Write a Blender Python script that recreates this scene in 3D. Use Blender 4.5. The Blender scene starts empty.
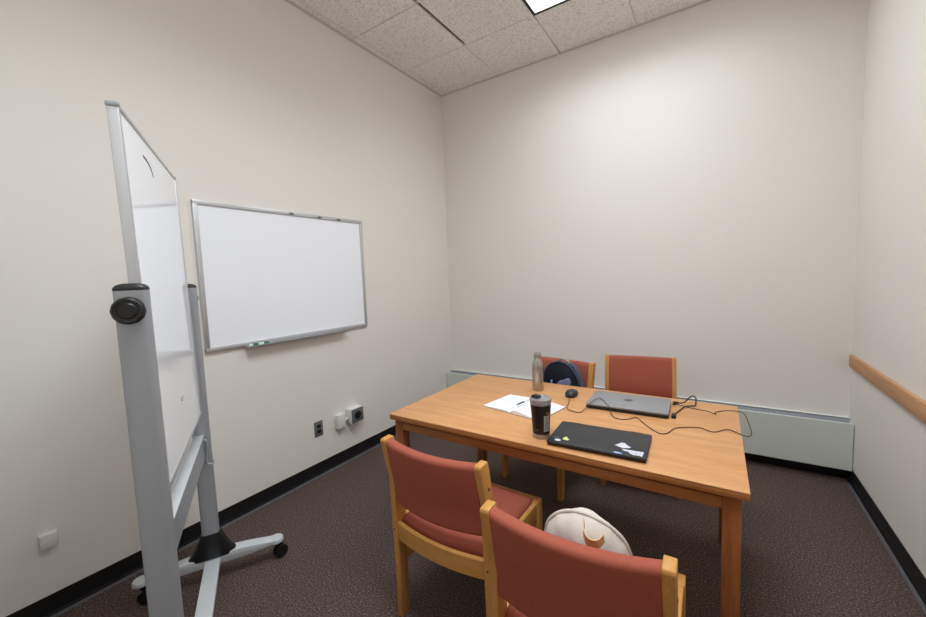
import bpy, bmesh, math, random
from mathutils import Vector, Matrix, noise
random.seed(7)
SC = bpy.context.scene
COL = SC.collection
PI = math.pi
W, H, YF = 3.2844, 3.4216, -3.735          # room: x 0..W, y YF..0, ceiling H

# ------------------------------------------------------------------ materials
def lin(c):
    return tuple(((v/255)/12.92 if v/255 <= .04045 else ((v/255+.055)/1.055)**2.4) for v in c)

def mat(name, col, rough=.5, metal=0., spec=.5, coat=0., bump=None, vary=None, emit=None):
    """col: sRGB 0-255. bump=(scale, strength); vary=(scale, amount, stretch)"""
    m = bpy.data.materials.new(name); m.use_nodes = True
    nt = m.node_tree; b = nt.nodes['Principled BSDF']
    c = lin(col) + (1,)
    b.inputs['Base Color'].default_value = c
    b.inputs['Roughness'].default_value = rough
    b.inputs['Metallic'].default_value = metal
    b.inputs['Specular IOR Level'].default_value = spec
    b.inputs['Coat Weight'].default_value = coat
    b.inputs['Coat Roughness'].default_value = .08
    tc = nt.nodes.new('ShaderNodeTexCoord')
    if vary:
        mp = nt.nodes.new('ShaderNodeMapping'); mp.inputs['Scale'].default_value = vary[2] if len(vary) > 2 else (1, 1, 1)
        n = nt.nodes.new('ShaderNodeTexNoise'); n.inputs['Scale'].default_value = vary[0]; n.inputs['Detail'].default_value = 6
        r = nt.nodes.new('ShaderNodeValToRGB'); a = vary[1]
        r.color_ramp.elements[0].position = .3; r.color_ramp.elements[1].position = .7
        r.color_ramp.elements[0].color = tuple(x*(1-a) for x in c[:3]) + (1,)
        r.color_ramp.elements[1].color = tuple(min(1, x*(1+a)) for x in c[:3]) + (1,)
        L = nt.links.new
        L(tc.outputs['Object'], mp.inputs[0]); L(mp.outputs[0], n.inputs['Vector']); L(n.outputs['Fac'], r.inputs[0]); L(r.outputs[0], b.inputs['Base Color'])
    if bump:
        n2 = nt.nodes.new('ShaderNodeTexNoise'); n2.inputs['Scale'].default_value = bump[0]; n2.inputs['Detail'].default_value = 3
        bp = nt.nodes.new('ShaderNodeBump'); bp.inputs['Strength'].default_value = bump[1]; bp.inputs['Distance'].default_value = .002
        nt.links.new(tc.outputs['Object'], n2.inputs['Vector']); nt.links.new(n2.outputs['Fac'], bp.inputs['Height']); nt.links.new(bp.outputs[0], b.inputs['Normal'])
    if emit:
        b.inputs['Emission Color'].default_value = emit[0] + (1,); b.inputs['Emission Strength'].default_value = emit[1]
    return m

def wood(name, dark, light, axis=0, rough=.4, ring=26., spec=.35):
    m = bpy.data.materials.new(name); m.use_nodes = True
    nt = m.node_tree; b = nt.nodes['Principled BSDF']; L = nt.links.new
    b.inputs['Roughness'].default_value = rough; b.inputs['Specular IOR Level'].default_value = spec
    tc = nt.nodes.new('ShaderNodeTexCoord'); mp = nt.nodes.new('ShaderNodeMapping')
    s = [1, 1, 1]; s[axis] = .09; mp.inputs['Scale'].default_value = s
    n1 = nt.nodes.new('ShaderNodeTexNoise'); n1.inputs['Scale'].default_value = ring; n1.inputs['Detail'].default_value = 7; n1.inputs['Distortion'].default_value = .6
    n2 = nt.nodes.new('ShaderNodeTexNoise'); n2.inputs['Scale'].default_value = ring*9; n2.inputs['Detail'].default_value = 4
    mx = nt.nodes.new('ShaderNodeMix'); mx.data_type = 'FLOAT'; mx.inputs[0].default_value = .38
    r = nt.nodes.new('ShaderNodeValToRGB')
    r.color_ramp.elements[0].position = .32; r.color_ramp.elements[1].position = .66
    r.color_ramp.elements[0].color = lin(dark) + (1,); r.color_ramp.elements[1].color = lin(light) + (1,)
    L(tc.outputs['Object'], mp.inputs[0]); L(mp.outputs[0], n1.inputs['Vector']); L(mp.outputs[0], n2.inputs['Vector'])
    L(n1.outputs['Fac'], mx.inputs[2]); L(n2.outputs['Fac'], mx.inputs[3]); L(mx.outputs[0], r.inputs[0]); L(r.outputs[0], b.inputs['Base Color'])
    return m

def speckle(name, cols, scale, rough, bump=.6, bscale=300, spread=None):
    m = bpy.data.materials.new(name); m.use_nodes = True
    nt = m.node_tree; b = nt.nodes['Principled BSDF']; L = nt.links.new
    b.inputs['Roughness'].default_value = rough; b.inputs['Specular IOR Level'].default_value = .15
    tc = nt.nodes.new('ShaderNodeTexCoord')
    v = nt.nodes.new('ShaderNodeTexNoise'); v.inputs['Scale'].default_value = scale; v.inputs['Detail'].default_value = 3; v.inputs['Roughness'].default_value = .75
    r = nt.nodes.new('ShaderNodeValToRGB'); e = r.color_ramp.elements
    lo, hi = spread or (.34, .66)
    for i, c in enumerate(cols):
        p = lo + (hi-lo)*i/(len(cols)-1)
        q = e[i] if i < 2 else e.new(p)
        q.position = p; q.color = lin(c) + (1,)
    bp = nt.nodes.new('ShaderNodeBump'); bp.inputs['Strength'].default_value = bump; bp.inputs['Distance'].default_value = .004
    n2 = nt.nodes.new('ShaderNodeTexNoise'); n2.inputs['Scale'].default_value = bscale
    L(tc.outputs['Object'], v.inputs['Vector']); L(v.outputs['Fac'], r.inputs[0]); L(r.outputs[0], b.inputs['Base Color'])
    L(tc.outputs['Object'], n2.inputs['Vector']); L(n2.outputs['Fac'], bp.inputs['Height']); L(bp.outputs[0], b.inputs['Normal'])
    return m

M = {}
M['wall'] = mat('cream_wall_paint', (231, 227, 221), .75, spec=.25, bump=(90, .08))
M['carpet'] = speckle('carpet', [(34, 30, 38), (74, 62, 62), (98, 83, 77), (166, 142, 124)], 125, .98, .8, 300, (.30, .70))
M['tile'] = speckle('acoustic_tile', [(172, 166, 162), (226, 221, 218), (240, 237, 234)], 82, .95, .6, 120, (.32, .54))
M['tbar'] = mat('ceiling_grid_metal', (206, 201, 196), .6)
M['plenum'] = mat('dark_plenum', (16, 15, 15), .95)
M['lightframe'] = mat('light_frame_black', (12, 12, 13), .5)
M['diffuser'] = mat('light_diffuser', (250, 250, 250), .4, emit=((.92, .965, 1.), 3.))
M['black_vinyl'] = mat('black_vinyl', (17, 17, 19), .5)
M['cove'] = mat('cove_grey', (84, 84, 90), .6)
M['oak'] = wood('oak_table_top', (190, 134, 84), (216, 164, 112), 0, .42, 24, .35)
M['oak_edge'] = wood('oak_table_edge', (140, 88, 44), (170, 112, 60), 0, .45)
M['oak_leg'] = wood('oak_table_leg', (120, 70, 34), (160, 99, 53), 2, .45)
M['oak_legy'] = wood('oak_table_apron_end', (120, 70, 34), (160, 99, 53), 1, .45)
M['ash'] = wood('chair_wood_upright', (184, 128, 62), (208, 156, 88), 2, .38)
M['ash_x'] = wood('chair_wood_cross', (184, 128, 62), (208, 156, 88), 0, .38)
M['ash_y'] = wood('chair_wood_side', (184, 128, 62), (208, 156, 88), 1, .38)
M['rail'] = wood('rail_wood', (176, 124, 80), (206, 154, 106), 1, .5)
M['fabric'] = mat('red_upholstery', (164, 90, 73), .93, spec=.12, bump=(700, .5), vary=(420, .16))
M['white_board'] = mat('whiteboard_enamel', (244, 248, 255), .22, spec=.5)
M['board_gloss'] = mat('mobile_board_enamel', (242, 247, 254), .06, spec=.5, coat=.3)
M['alu'] = mat('satin_aluminium', (196, 198, 202), .38, .65)
M['silver_paint'] = mat('silver_grey_paint', (158, 162, 168), .38, .25, bump=(900, .1))
M['pale_paint'] = mat('pale_grey_paint', (200, 205, 210), .35, .15)
M['black_plastic'] = mat('black_plastic', (18, 18, 20), .42)
M['grey_plate'] = mat('grey_plate', (112, 114, 118), .45, .2)
M['white_plastic'] = mat('white_plastic', (226, 225, 222), .4)
M['steel'] = mat('brushed_steel', (176, 172, 168), .26, .9, vary=(60, .06, (1, 1, .05)))
M['chrome'] = mat('steel_lid', (168, 166, 166), .32, .6)
M['cup_black'] = mat('cup_black', (17, 15, 14), .4)
M['label_white'] = mat('label_white', (214, 216, 218), .6)
M['label_ink'] = mat('label_ink', (120, 122, 126), .6)
M['orange'] = mat('orange_mark', (226, 150, 40), .5)
M['lap_black'] = mat('laptop_black', (42, 43, 47), .42, spec=.4)
M['lap_edge'] = mat('laptop_black_edge', (14, 14, 15), .45)
M['lap_silver'] = mat('laptop_silver', (150, 152, 156), .38, .35)
M['logo_dark'] = mat('logo_dark', (52, 54, 58), .4)
M['paper'] = mat('paper', (240, 241, 245), .8, spec=.2)
M['ink'] = mat('ink_line', (212, 215, 226), .8)
M['pen'] = mat('pen_navy', (32, 34, 52), .35)
M['cable'] = mat('cable_black', (22, 20, 19), .45)
M['navy'] = mat('navy_nylon', (13, 17, 29), .75, spec=.2, bump=(240, .3), vary=(30, .3))
M['navy_light'] = mat('slate_nylon', (62, 72, 92), .6, bump=(240, .3))
M['lilac'] = mat('lilac_patch', (112, 114, 146), .7, vary=(60, .15))
M['grey_web'] = mat('grey_webbing', (150, 152, 156), .6)
M['canvas'] = mat('cream_canvas', (214, 207, 198), .9, spec=.1, bump=(120, .5), vary=(14, .05))
M['leather'] = mat('tan_leather', (222, 178, 126), .6, vary=(60, .08))
M['heater'] = mat('heater_enamel', (208, 216, 209), .38)
M['heater_top'] = mat('heater_grille', (140, 146, 154), .45, .2)
M['white_trim'] = mat('white_trim', (226, 228, 226), .5)
M['green'] = mat('marker_green', (22, 122, 92), .5)
M['scuff'] = mat('dry_marker_ink', (72, 78, 92), .6)
M['sticker_white'] = mat('sticker_white', (208, 210, 218), .5)
M['sticker_lilac'] = mat('sticker_lilac', (176, 174, 204), .5)
M['sticker_blue'] = mat('sticker_blue', (120, 170, 226), .5)
M['sticker_yellow'] = mat('sticker_yellow', (214, 218, 150), .5)
M['sticker_teal'] = mat('sticker_teal', (50, 84, 96), .5)
M['hole'] = mat('dark_hole', (24, 18, 14), .7)
M['door'] = wood('door_wood', (150, 104, 66), (180, 132, 90), 2, .45)

# ------------------------------------------------------------------ mesh helpers
def nb(): return bmesh.new()

def put(bm, tmp):
    me = bpy.data.meshes.new('t'); tmp.to_mesh(me); tmp.free(); bm.from_mesh(me); bpy.data.meshes.remove(me)

def bx(bm, x0, x1, y0, y1, z0, z1, bev=0., seg=2, mtx=None):
    t = bmesh.new(); bmesh.ops.create_cube(t, size=1)
    for v in t.verts:
        v.co = Vector((x0+(v.co.x+.5)*(x1-x0), y0+(v.co.y+.5)*(y1-y0), z0+(v.co.z+.5)*(z1-z0)))
    if bev: bmesh.ops.bevel(t, geom=t.edges[:], offset=bev, segments=seg, profile=.5, affect='EDGES')
    if mtx: bmesh.ops.transform(t, matrix=mtx, verts=t.verts[:])
    put(bm, t); return bm

def prism(bm, pts, axis, a0, a1, bev=0., seg=2, mtx=None):
    """extrude polygon pts (the other two axes, in order) along axis from a0 to a1"""
    t = bmesh.new()
    def mk(p, a):
        c = [p[0], p[1]]; c.insert(axis, a); return t.verts.new(c)
    A = [mk(p, a0) for p in pts]; B = [mk(p, a1) for p in pts]
    t.faces.new(A); t.faces.new(B[::-1])
    n = len(pts)
    for i in range(n): t.faces.new((A[(i+1) % n], A[i], B[i], B[(i+1) % n]))
    bmesh.ops.recalc_face_normals(t, faces=t.faces[:])
    if bev: bmesh.ops.bevel(t, geom=t.edges[:], offset=bev, segments=seg, profile=.5, affect='EDGES')
    if mtx: bmesh.ops.transform(t, matrix=mtx, verts=t.verts[:])
    put(bm, t); return bm

def lathe(bm, prof, seg=40, mtx=None):
    """prof: list of (r, z)"""
    t = bmesh.new(); rings = []
    for r, z in prof:
        if r < 1e-6: rings.append([t.verts.new((0, 0, z))])
        else: rings.append([t.verts.new((r*math.cos(2*PI*i/seg), r*math.sin(2*PI*i/seg), z)) for i in range(seg)])
    for a, b in zip(rings, rings[1:]):
        for i in range(seg):
            j = (i+1) % seg
            if len(a) == 1 and len(b) == 1: continue
            if len(a) == 1: t.faces.new((a[0], b[j], b[i]))
            elif len(b) == 1: t.faces.new((a[i], a[j], b[0]))
            else: t.faces.new((a[i], a[j], b[j], b[i]))
    bmesh.ops.recalc_face_normals(t, faces=t.faces[:])
    if mtx: bmesh.ops.transform(t, matrix=mtx, verts=t.verts[:])
    put(bm, t); return bm

def spline(pts, n=6, closed=False):
    P = [Vector(p) for p in pts]; out = []
    N = len(P)
    for i in range(N if closed else N-1):
        if closed: p0, p1, p2, p3 = P[i-1], P[i], P[(i+1) % N], P[(i+2) % N]
        else: p0, p1, p2, p3 = P[max(i-1, 0)], P[i], P[i+1], P[min(i+2, N-1)]
        for k in range(n):
            s = k/n
            out.append(.5*((2*p1)+(p2-p0)*s+(2*p0-5*p1+4*p2-p3)*s*s+(3*p1-p0-3*p2+p3)*s**3))
    if not closed: out.append(P[-1])
    return out

def sweep(bm, path, sec, up=(0, 0, 1), closed=False):
    """sweep a closed section [(a, b)] along path; a along side, b along up"""
    t = bmesh.new(); rings = []; N = len(path); U = Vector(up)
    prev = None
    for i, p in enumerate(path):
        a = path[i-1] if (i > 0 or closed) else p
        b = path[(i+1) % N] if (i < N-1 or closed) else p
        d = (b-a).normalized()
        if U.length > 0: s = d.cross(U)
        else: s = (prev - d*prev.dot(d)) if prev else d.orthogonal()
        if s.length < 1e-5: s = prev if prev else d.orthogonal()
        s.normalize(); prev = s; u = s.cross(d).normalized()
        rings.append([t.verts.new(p+s*x+u*y) for x, y in sec])
    m = len(sec)
    for k in range(N if closed else N-1):
        A, B = rings[k], rings[(k+1) % N]
        for i in range(m):
            j = (i+1) % m; t.faces.new((A[i], A[j], B[j], B[i]))
    if not closed:
        t.faces.new(rings[0][::-1]); t.faces.new(rings[-1])
    bmesh.ops.recalc_face_normals(t, faces=t.faces[:])
    put(bm, t); return bm

def circ(r, n=10): return [(r*math.cos(2*PI*i/n), r*math.sin(2*PI*i/n)) for i in range(n)]
def tube(bm, pts, r, n=6, closed=False, seg=10): return sweep(bm, spline(pts, n, closed), circ(r, seg), (0, 0, 0), closed)

def resample(poly, n):
    P = [Vector(p) for p in poly]; L = [0]
    for i in range(len(P)): L.append(L[-1]+(P[(i+1) % len(P)]-P[i]).length)
    out = []; k = 0
    for i in range(n):
        s = L[-1]*i/n
        while L[k+1] < s: k += 1
        f = (s-L[k])/max(L[k+1]-L[k], 1e-9); out.append(P[k].lerp(P[(k+1) % len(P)], f))
    return out

def puffy(bm, poly, df, db, p=3., rings=8, n=48, wob=0., wsc=10., mtx=None):
    """pillow: outline poly in the xz plane, bulging df towards -y and db towards +y"""
    o = resample([(a, b, 0) for a, b in poly], n); c = sum(o, Vector())/n
    t = bmesh.new()
    def row(r, sgn, d):
        h = d*(max(0, 1-r**p))**(1/1.6)
        vs = []
        for q in o:
            x, z = c.x+(q.x-c.x)*r, c.y+(q.y-c.y)*r
            w = wob*noise.noise(Vector((x*wsc, sgn*3, z*wsc))) if r < .999 else wob*.4*noise.noise(Vector((x*wsc, 9, z*wsc)))
            vs.append(t.verts.new((x, sgn*h+w, z)))
        return vs
    rs = [math.sin(PI/2*(i/rings)) for i in range(1, rings+1)]
    edge = row(1, 1, 0)
    for sgn, d in ((-1, df), (1, db)):
        cen = t.verts.new((c.x, sgn*d, c.y)); prev = None
        for r in rs:
            cur = edge if r > .9999 else row(r, sgn, d)
            for i in range(n):
                j = (i+1) % n
                if prev is None: t.faces.new((cen, cur[i], cur[j]))
                else: t.faces.new((prev[i], cur[i], cur[j], prev[j]))
            prev = cur
    bmesh.ops.recalc_face_normals(t, faces=t.faces[:])
    if mtx: bmesh.ops.transform(t, matrix=mtx, verts=t.verts[:])
    put(bm, t); return bm

def build(name, bm, m, parent=None, smooth=40):
    me = bpy.data.meshes.new(name); bm.to_mesh(me); bm.free()
    me.materials.append(m)
    if smooth:
        me.shade_smooth(); me.set_sharp_from_angle(angle=math.radians(smooth))
    o = bpy.data.objects.new(name, me); COL.objects.link(o)
    if parent is not None: o.parent = parent
    return o

def tag(o, label, cat, group=None):
    o['label'] = label; o['category'] = cat
    if group: o['group'] = group
    return o

def thing(name, label, cat, loc=(0, 0, 0), rz=0., group=None):
    o = bpy.data.objects.new(name, None); COL.objects.link(o)
    o.empty_display_size = .05; o.location = loc; o.rotation_euler = (0, 0, rz)
    return tag(o, label, cat, group)

def struct(name, bm, m, parent=None, smooth=0):
    o = build(name, bm, m, parent, smooth); o['kind'] = 'structure'; return o

def dup(root, loc, rz, label):
    r = root.copy(); COL.objects.link(r); r.location = loc; r.rotation_euler = (0, 0, rz); r['label'] = label
    for ch in list(root.children):
        c = ch.copy(); COL.objects.link(c); c.parent = r
        for g in list(ch.children):
            d = g.copy(); COL.objects.link(d); d.parent = c
    return r

def text_mesh(bm, body, size, mtx, thick=.0004, shear=0.):
    cu = bpy.data.curves.new('t', 'FONT'); cu.body = body; cu.size = size; cu.extrude = thick; cu.shear = shear
    cu.align_x = 'CENTER'; cu.align_y = 'CENTER'
    o = bpy.data.objects.new('t', cu); COL.objects.link(o)
    dg = bpy.context.evaluated_depsgraph_get()
    me = bpy.data.meshes.new_from_object(o.evaluated_get(dg))
    me.transform(mtx); bm.from_mesh(me)
    bpy.data.objects.remove(o); bpy.data.curves.remove(cu); bpy.data.meshes.remove(me)
    return bm

T = Matrix.Translation
def RZ(a): return Matrix.Rotation(a, 4, 'Z')
def RX(a): return Matrix.Rotation(a, 4, 'X')
def RY(a): return Matrix.Rotation(a, 4, 'Y')

# ------------------------------------------------------------------ room shell
struct('floor', bx(nb(), -.1, W+.1, YF-.1, .1, -.1, 0), M['carpet'])
struct('wall_left', bx(nb(), -.1, 0, YF-.1, .1, 0, H+.25), M['wall'])
struct('wall_back', bx(nb(), 0, W, 0, .1, 0, H+.25), M['wall'])
struct('wall_right', bx(nb(), W, W+.1, YF-.1, .1, 0, H+.25), M['wall'])
struct('wall_front', bx(nb(), 0, W, YF-.1, YF, 0, H+.25), M['wall'])

# suspended ceiling: tiles with fine joints, thin grid over them, dark plenum above
GX0, GS, GY = .07, .63, .622
xs = [0., GX0] + [GX0+GS*k for k in range(1, 6)] + [W]
ys = [0.] + [-GY*k for k in range(1, 6)] + [YF]
LIGHTS = [(3, 1), (3, 4)]                      # (x cell, y cell) of the first half of each two-tile light
bm = nb()
for i in range(len(xs)-1):
    for j in range(len(ys)-1):
        if any(j == lj and i in (li, li+1) for li, lj in LIGHTS): continue
        x0, x1, y1, y0 = xs[i]+.003, xs[i+1]-.003, ys[j]-.003, ys[j+1]+.003
        if i == 2 and j in (1, 2): x0 += .019   # the tile row pushed aside leaves a black slot
        z = H
        if i == 2 and j == 0:                   # sagging tile: a wedge-shaped gap on its right side
            t = bmesh.new(); prism(t, [(x0, y0), (x1, y0), (x1, y0+.24), (x1-.011, y1), (x0, y1)], 2, z, z+.02, .002, 1)
            put(bm, t)
        else: bx(bm, x0, x1, y0, y1, z, z+.02, .002, 1)
ceil = struct('ceiling', bm, M['tile'])
bm = nb()
for i, x in enumerate(xs[1:-1]):
    for j in range(len(ys)-1):
        if x > .6 and x < .8 and j in (1, 2): bx(bm, x-.012, x-.002, ys[j+1], ys[j], H+.006, H+.012); continue
        if 1.2 < x < 1.4 and j == 0: bx(bm, x-.012, x+.001, ys[j+1], ys[j], H+.012, H+.016); continue
        bx(bm, x-.012, x+.012, ys[j+1], ys[j], H+.006, H+.012)
for y in ys[1:-1]: bx(bm, 0, W, y-.012, y+.012, H+.0125, H+.017)
struct('ceiling_grid', bm, M['tbar'], ceil)
struct('ceiling_plenum', bx(nb(), 0, W, YF, 0, H+.2, H+.24), M['plenum'], ceil)
bm = nb()                                        # wall angle round the ceiling
bx(bm, 0, .022, YF, 0, H-.0025, H-.0003); bx(bm, 0, .0025, YF, 0, H-.010, H-.0003)
bx(bm, .022, W-.022, -.022, 0, H-.0025, H-.0003); bx(bm, .022, W-.022, -.0025, 0, H-.006, H-.0003)
bx(bm, W-.022, W, YF, 0, H-.0025, H-.0003)
struct('trim_1', bm, M['tbar'])

for k, (i, j) in enumerate(LIGHTS):
    x0, x1, y1, y0 = xs[i], xs[i+2], ys[j], ys[j+1]
    lt = thing('ceiling_light', ['recessed white ceiling light panel nearest the back wall', 'recessed white ceiling light panel above the near side chairs, farther from the back wall'][k],
               'ceiling light', ((x0+x1)/2, (y0+y1)/2, H), 0, 'ceiling lights')
    a, b = (x1-x0)/2, (y1-y0)/2
    bm = nb(); w = .018
    bx(bm, -a, a, b-w, b, -.002, .03); bx(bm, -a, a, -b, -b+w, -.002, .03)
    bx(bm, -a, -a+w, -b+w, b-w, -.002, .03); bx(bm, a-w, a, -b+w, b-w, -.002, .03)
    ir = nb(); v = .004
    bx(ir, -a+w, a-w, b-w-v, b-w, .001, .05); bx(ir, -a+w, a-w, -b+w, -b+w+v, .001, .05)
    bx(ir, -a+w, -a+w+v, -b+w+v, b-w-v, .001, .05); bx(ir, a-w-v, a-w, -b+w+v, b-w-v, .001, .05)
    build('reflector', ir, M['white_plastic'], lt, 0)
    build('frame', bm, M['lightframe'], lt, 0)
    build('housing', bx(nb(), -a+w, a-w, -b+w, b-w, .052, .09, .004), M['white_plastic'], lt, 0)
    build('diffuser', bx(nb(), -a+w+.005, a-w-.005, -b+w+.005, b-w-.005, .024, .038, .004), M['diffuser'], lt, 0)
    la = bpy.data.lights.new('tube_lamp', 'AREA'); la.shape = 'RECTANGLE'; la.size, la.size_y = 2*(a-w-.01), 2*(b-w-.01)
    la.energy = (17., 34.)[k]; la.spread = math.radians((154, 146)[k]); la.color = (.88, .948, 1.)
    lo = bpy.data.objects.new('tube_lamp', la); COL.objects.link(lo); lo.parent = lt; lo.location = (0, 0, .020)

# baseboards: black vinyl with a grey cove line at the carpet
def baseboard(name, pts, run, a0, a1):
    o = struct(name, prism(nb(), pts, run, a0, a1), M['black_vinyl'])
    return o
HB = .0995
baseboard('baseboard_left', [(0, 0), (.012, 0), (.009, .012), (.006, .02), (.005, HB), (0, HB)], 1, YF, 0)
baseboard('baseboard_right', [(W, 0), (W-.012, 0), (W-.009, .012), (W-.006, .02), (W-.005, HB), (W, HB)], 1, YF, 0)
baseboard('baseboard_back', [(0, 0), (-.012, 0), (-.009, .012), (-.006, .02), (-.005, HB), (0, HB)], 0, .006, W-.006)
struct('trim_3', prism(nb(), [(.012, 0), (.026, 0), (.022, .004), (.012, .007)], 1, YF, -.13), M['cove'])
struct('trim_4', prism(nb(), [(W-.012, 0), (W-.026, 0), (W-.022, .004), (W-.012, .007)], 1, YF, -.13), M['cove'])
# oak chair rail on the right wall
struct('trim_2', bx(nb(), W-.021, W, YF, -.03, .771, .853, .006, 2), M['rail'], None, 40)
# front wall (behind the camera): baseboard and a plain wooden door in a frame
struct('baseboard_front', bx(nb(), .006, 2.15, YF, YF+.006, 0, HB), M['black_vinyl'])
d = struct('door_1', bx(nb(), 2.24, 3.12, YF, YF+.03, .01, 2.1, .003), M['door'])
bm = nb(); bx(bm, 2.18, 2.24, YF, YF+.05, 0, 2.16, .003); bx(bm, 3.12, 3.18, YF, YF+.05, 0, 2.16, .003); bx(bm, 2.24, 3.12, YF, YF+.05, 2.1, 2.16, .003)
struct('door_frame', bm, M['white_trim'], d)
struct('door_handle', tube(nb(), [(3.04, YF+.03, 1.0), (3.04, YF+.08, 1.0), (2.92, YF+.085, 1.0)], .01), M['alu'], d, 40)

# ------------------------------------------------------------------ heater cover along the back wall
HZ0, HZ1, HD = .089, .409, .129
ht = thing('baseboard_heater', 'long pale green baseboard heater cover along foot of back wall', 'heater', (W/2, -.065, 0))
x0, x1 = -W/2+.004, W/2-.004
L0 = .065                                        # local y of the wall plane
bm = nb(); bx(bm, x0, x1, L0-HD, L0-HD+.004, HZ0, HZ1-.002, .0015, 1)
bx(bm, x0, x1, L0-HD, L0-HD+.018, HZ1-.006, HZ1, .002, 1); bx(bm, x0, x1, L0-HD, L0-HD+.03, HZ0, HZ0+.004, .001, 1)
build('front_panel', bm, M['heater'], ht, 0)
bm = nb()
prism(bm, [(L0-HD+.016, HZ1-.03), (L0-.028, HZ1+.001), (L0-.028, HZ1-.004), (L0-HD+.016, HZ1-.035)], 0, x0, x1)
build('top_grille', bm, M['heater_top'], ht, 0)
bm = bx(nb(), x0, x1, L0-.010, L0-.001, HZ1-.02, HZ1+.010, .002, 1); bx(bm, x0, x1, L0-.024, L0-.008, HZ1+.004, HZ1+.009, .0015, 1)
build('wall_flange', bm, M['white_trim'], ht, 0)
bm = nb(); bx(bm, x0, x1, L0-.045, L0-.02, .003, HZ0+.02)
build('recessed_base', bm, M['black_vinyl'], ht, 0)
for x in (x0, x1-.006):
    build('end_cap', bx(nb(), x, x+.006, L0-HD-.002, L0-.001, HZ0, HZ1-.004, .001, 1), M['heater'], ht, 0)
fins = nb()
for k in range(44): bx(fins, x0+.05+k*.0725, x0+.052+k*.0725, L0-HD+.03, L0-.05, .16, .26)
tube(fins, [(x0+.01, L0-.08, .21), (0, L0-.08, .21), (x1-.01, L0-.08, .21)], .014)
build('heating_element', fins, M['heater_top'], ht, 0)

# ------------------------------------------------------------------ table
TX, TY, TL, TD, TH = 1.826, -1.6093, 1.5814, .9344, .74
tb = thing('wooden_table', 'long oak table with square legs in the middle of the room', 'table', (TX, TY, 0))
a, b = TL/2, TD/2
bm = nb(); bx(bm, -a, a, -b, b, TH-.006, TH, .0025, 2)
build('tabletop', bm, M['oak'], tb)
bm = nb(); bx(bm, -a, a, -b, b, TH-.031, TH-.0055, .005, 2)
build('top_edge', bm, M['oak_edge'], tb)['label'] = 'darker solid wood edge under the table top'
ins, lw = .020, .054
for sx in (-1, 1):
    for sy in (-1, 1):
        xa, xb = sorted((sx*(a-ins), sx*(a-ins-lw))); ya, yb = sorted((sy*(b-ins), sy*(b-ins-lw)))
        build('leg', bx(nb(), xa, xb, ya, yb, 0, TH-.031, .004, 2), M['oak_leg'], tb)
for sy in (-1, 1):
    ya, yb = sorted((sy*(b-ins-.002), sy*(b-ins-.024)))
    bm = nb(); bx(bm, -a+ins+lw, a-ins-lw, ya, yb, .655, TH-.044, .002)
    ya, yb = sorted((sy*(b-ins-.012), sy*(b-ins-.024))); bx(bm, -a+ins+lw, a-ins-lw, ya, yb, TH-.046, TH-.031)
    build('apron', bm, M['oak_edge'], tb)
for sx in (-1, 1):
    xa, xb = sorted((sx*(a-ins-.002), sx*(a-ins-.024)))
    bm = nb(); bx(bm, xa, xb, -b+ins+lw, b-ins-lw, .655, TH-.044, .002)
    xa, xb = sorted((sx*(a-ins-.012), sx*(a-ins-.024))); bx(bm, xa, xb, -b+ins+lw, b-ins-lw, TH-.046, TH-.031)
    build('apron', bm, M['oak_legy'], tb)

# ------------------------------------------------------------------ chairs (front is +y)
CW = .2435; PT = .029
def curved_bar(bm, x0, x1, yend, bulge, th, z0, z1, n=16):
    path = []
    for i in range(n+1):
        x = x0+(x1-x0)*i/n; s = 2*i/n-1
        path.append(Vector((x, yend-bulge*(1-s*s), (z0+z1)/2)))
    h = (z1-z0)/2; r = .003; w = th/2
    sec = [(-w+r, -h), (w-r, -h), (w, -h+r), (w, h-r), (w-r, h), (-w+r, h), (-w, h-r), (-w, -h+r)]
    return sweep(bm, path, sec)

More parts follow.
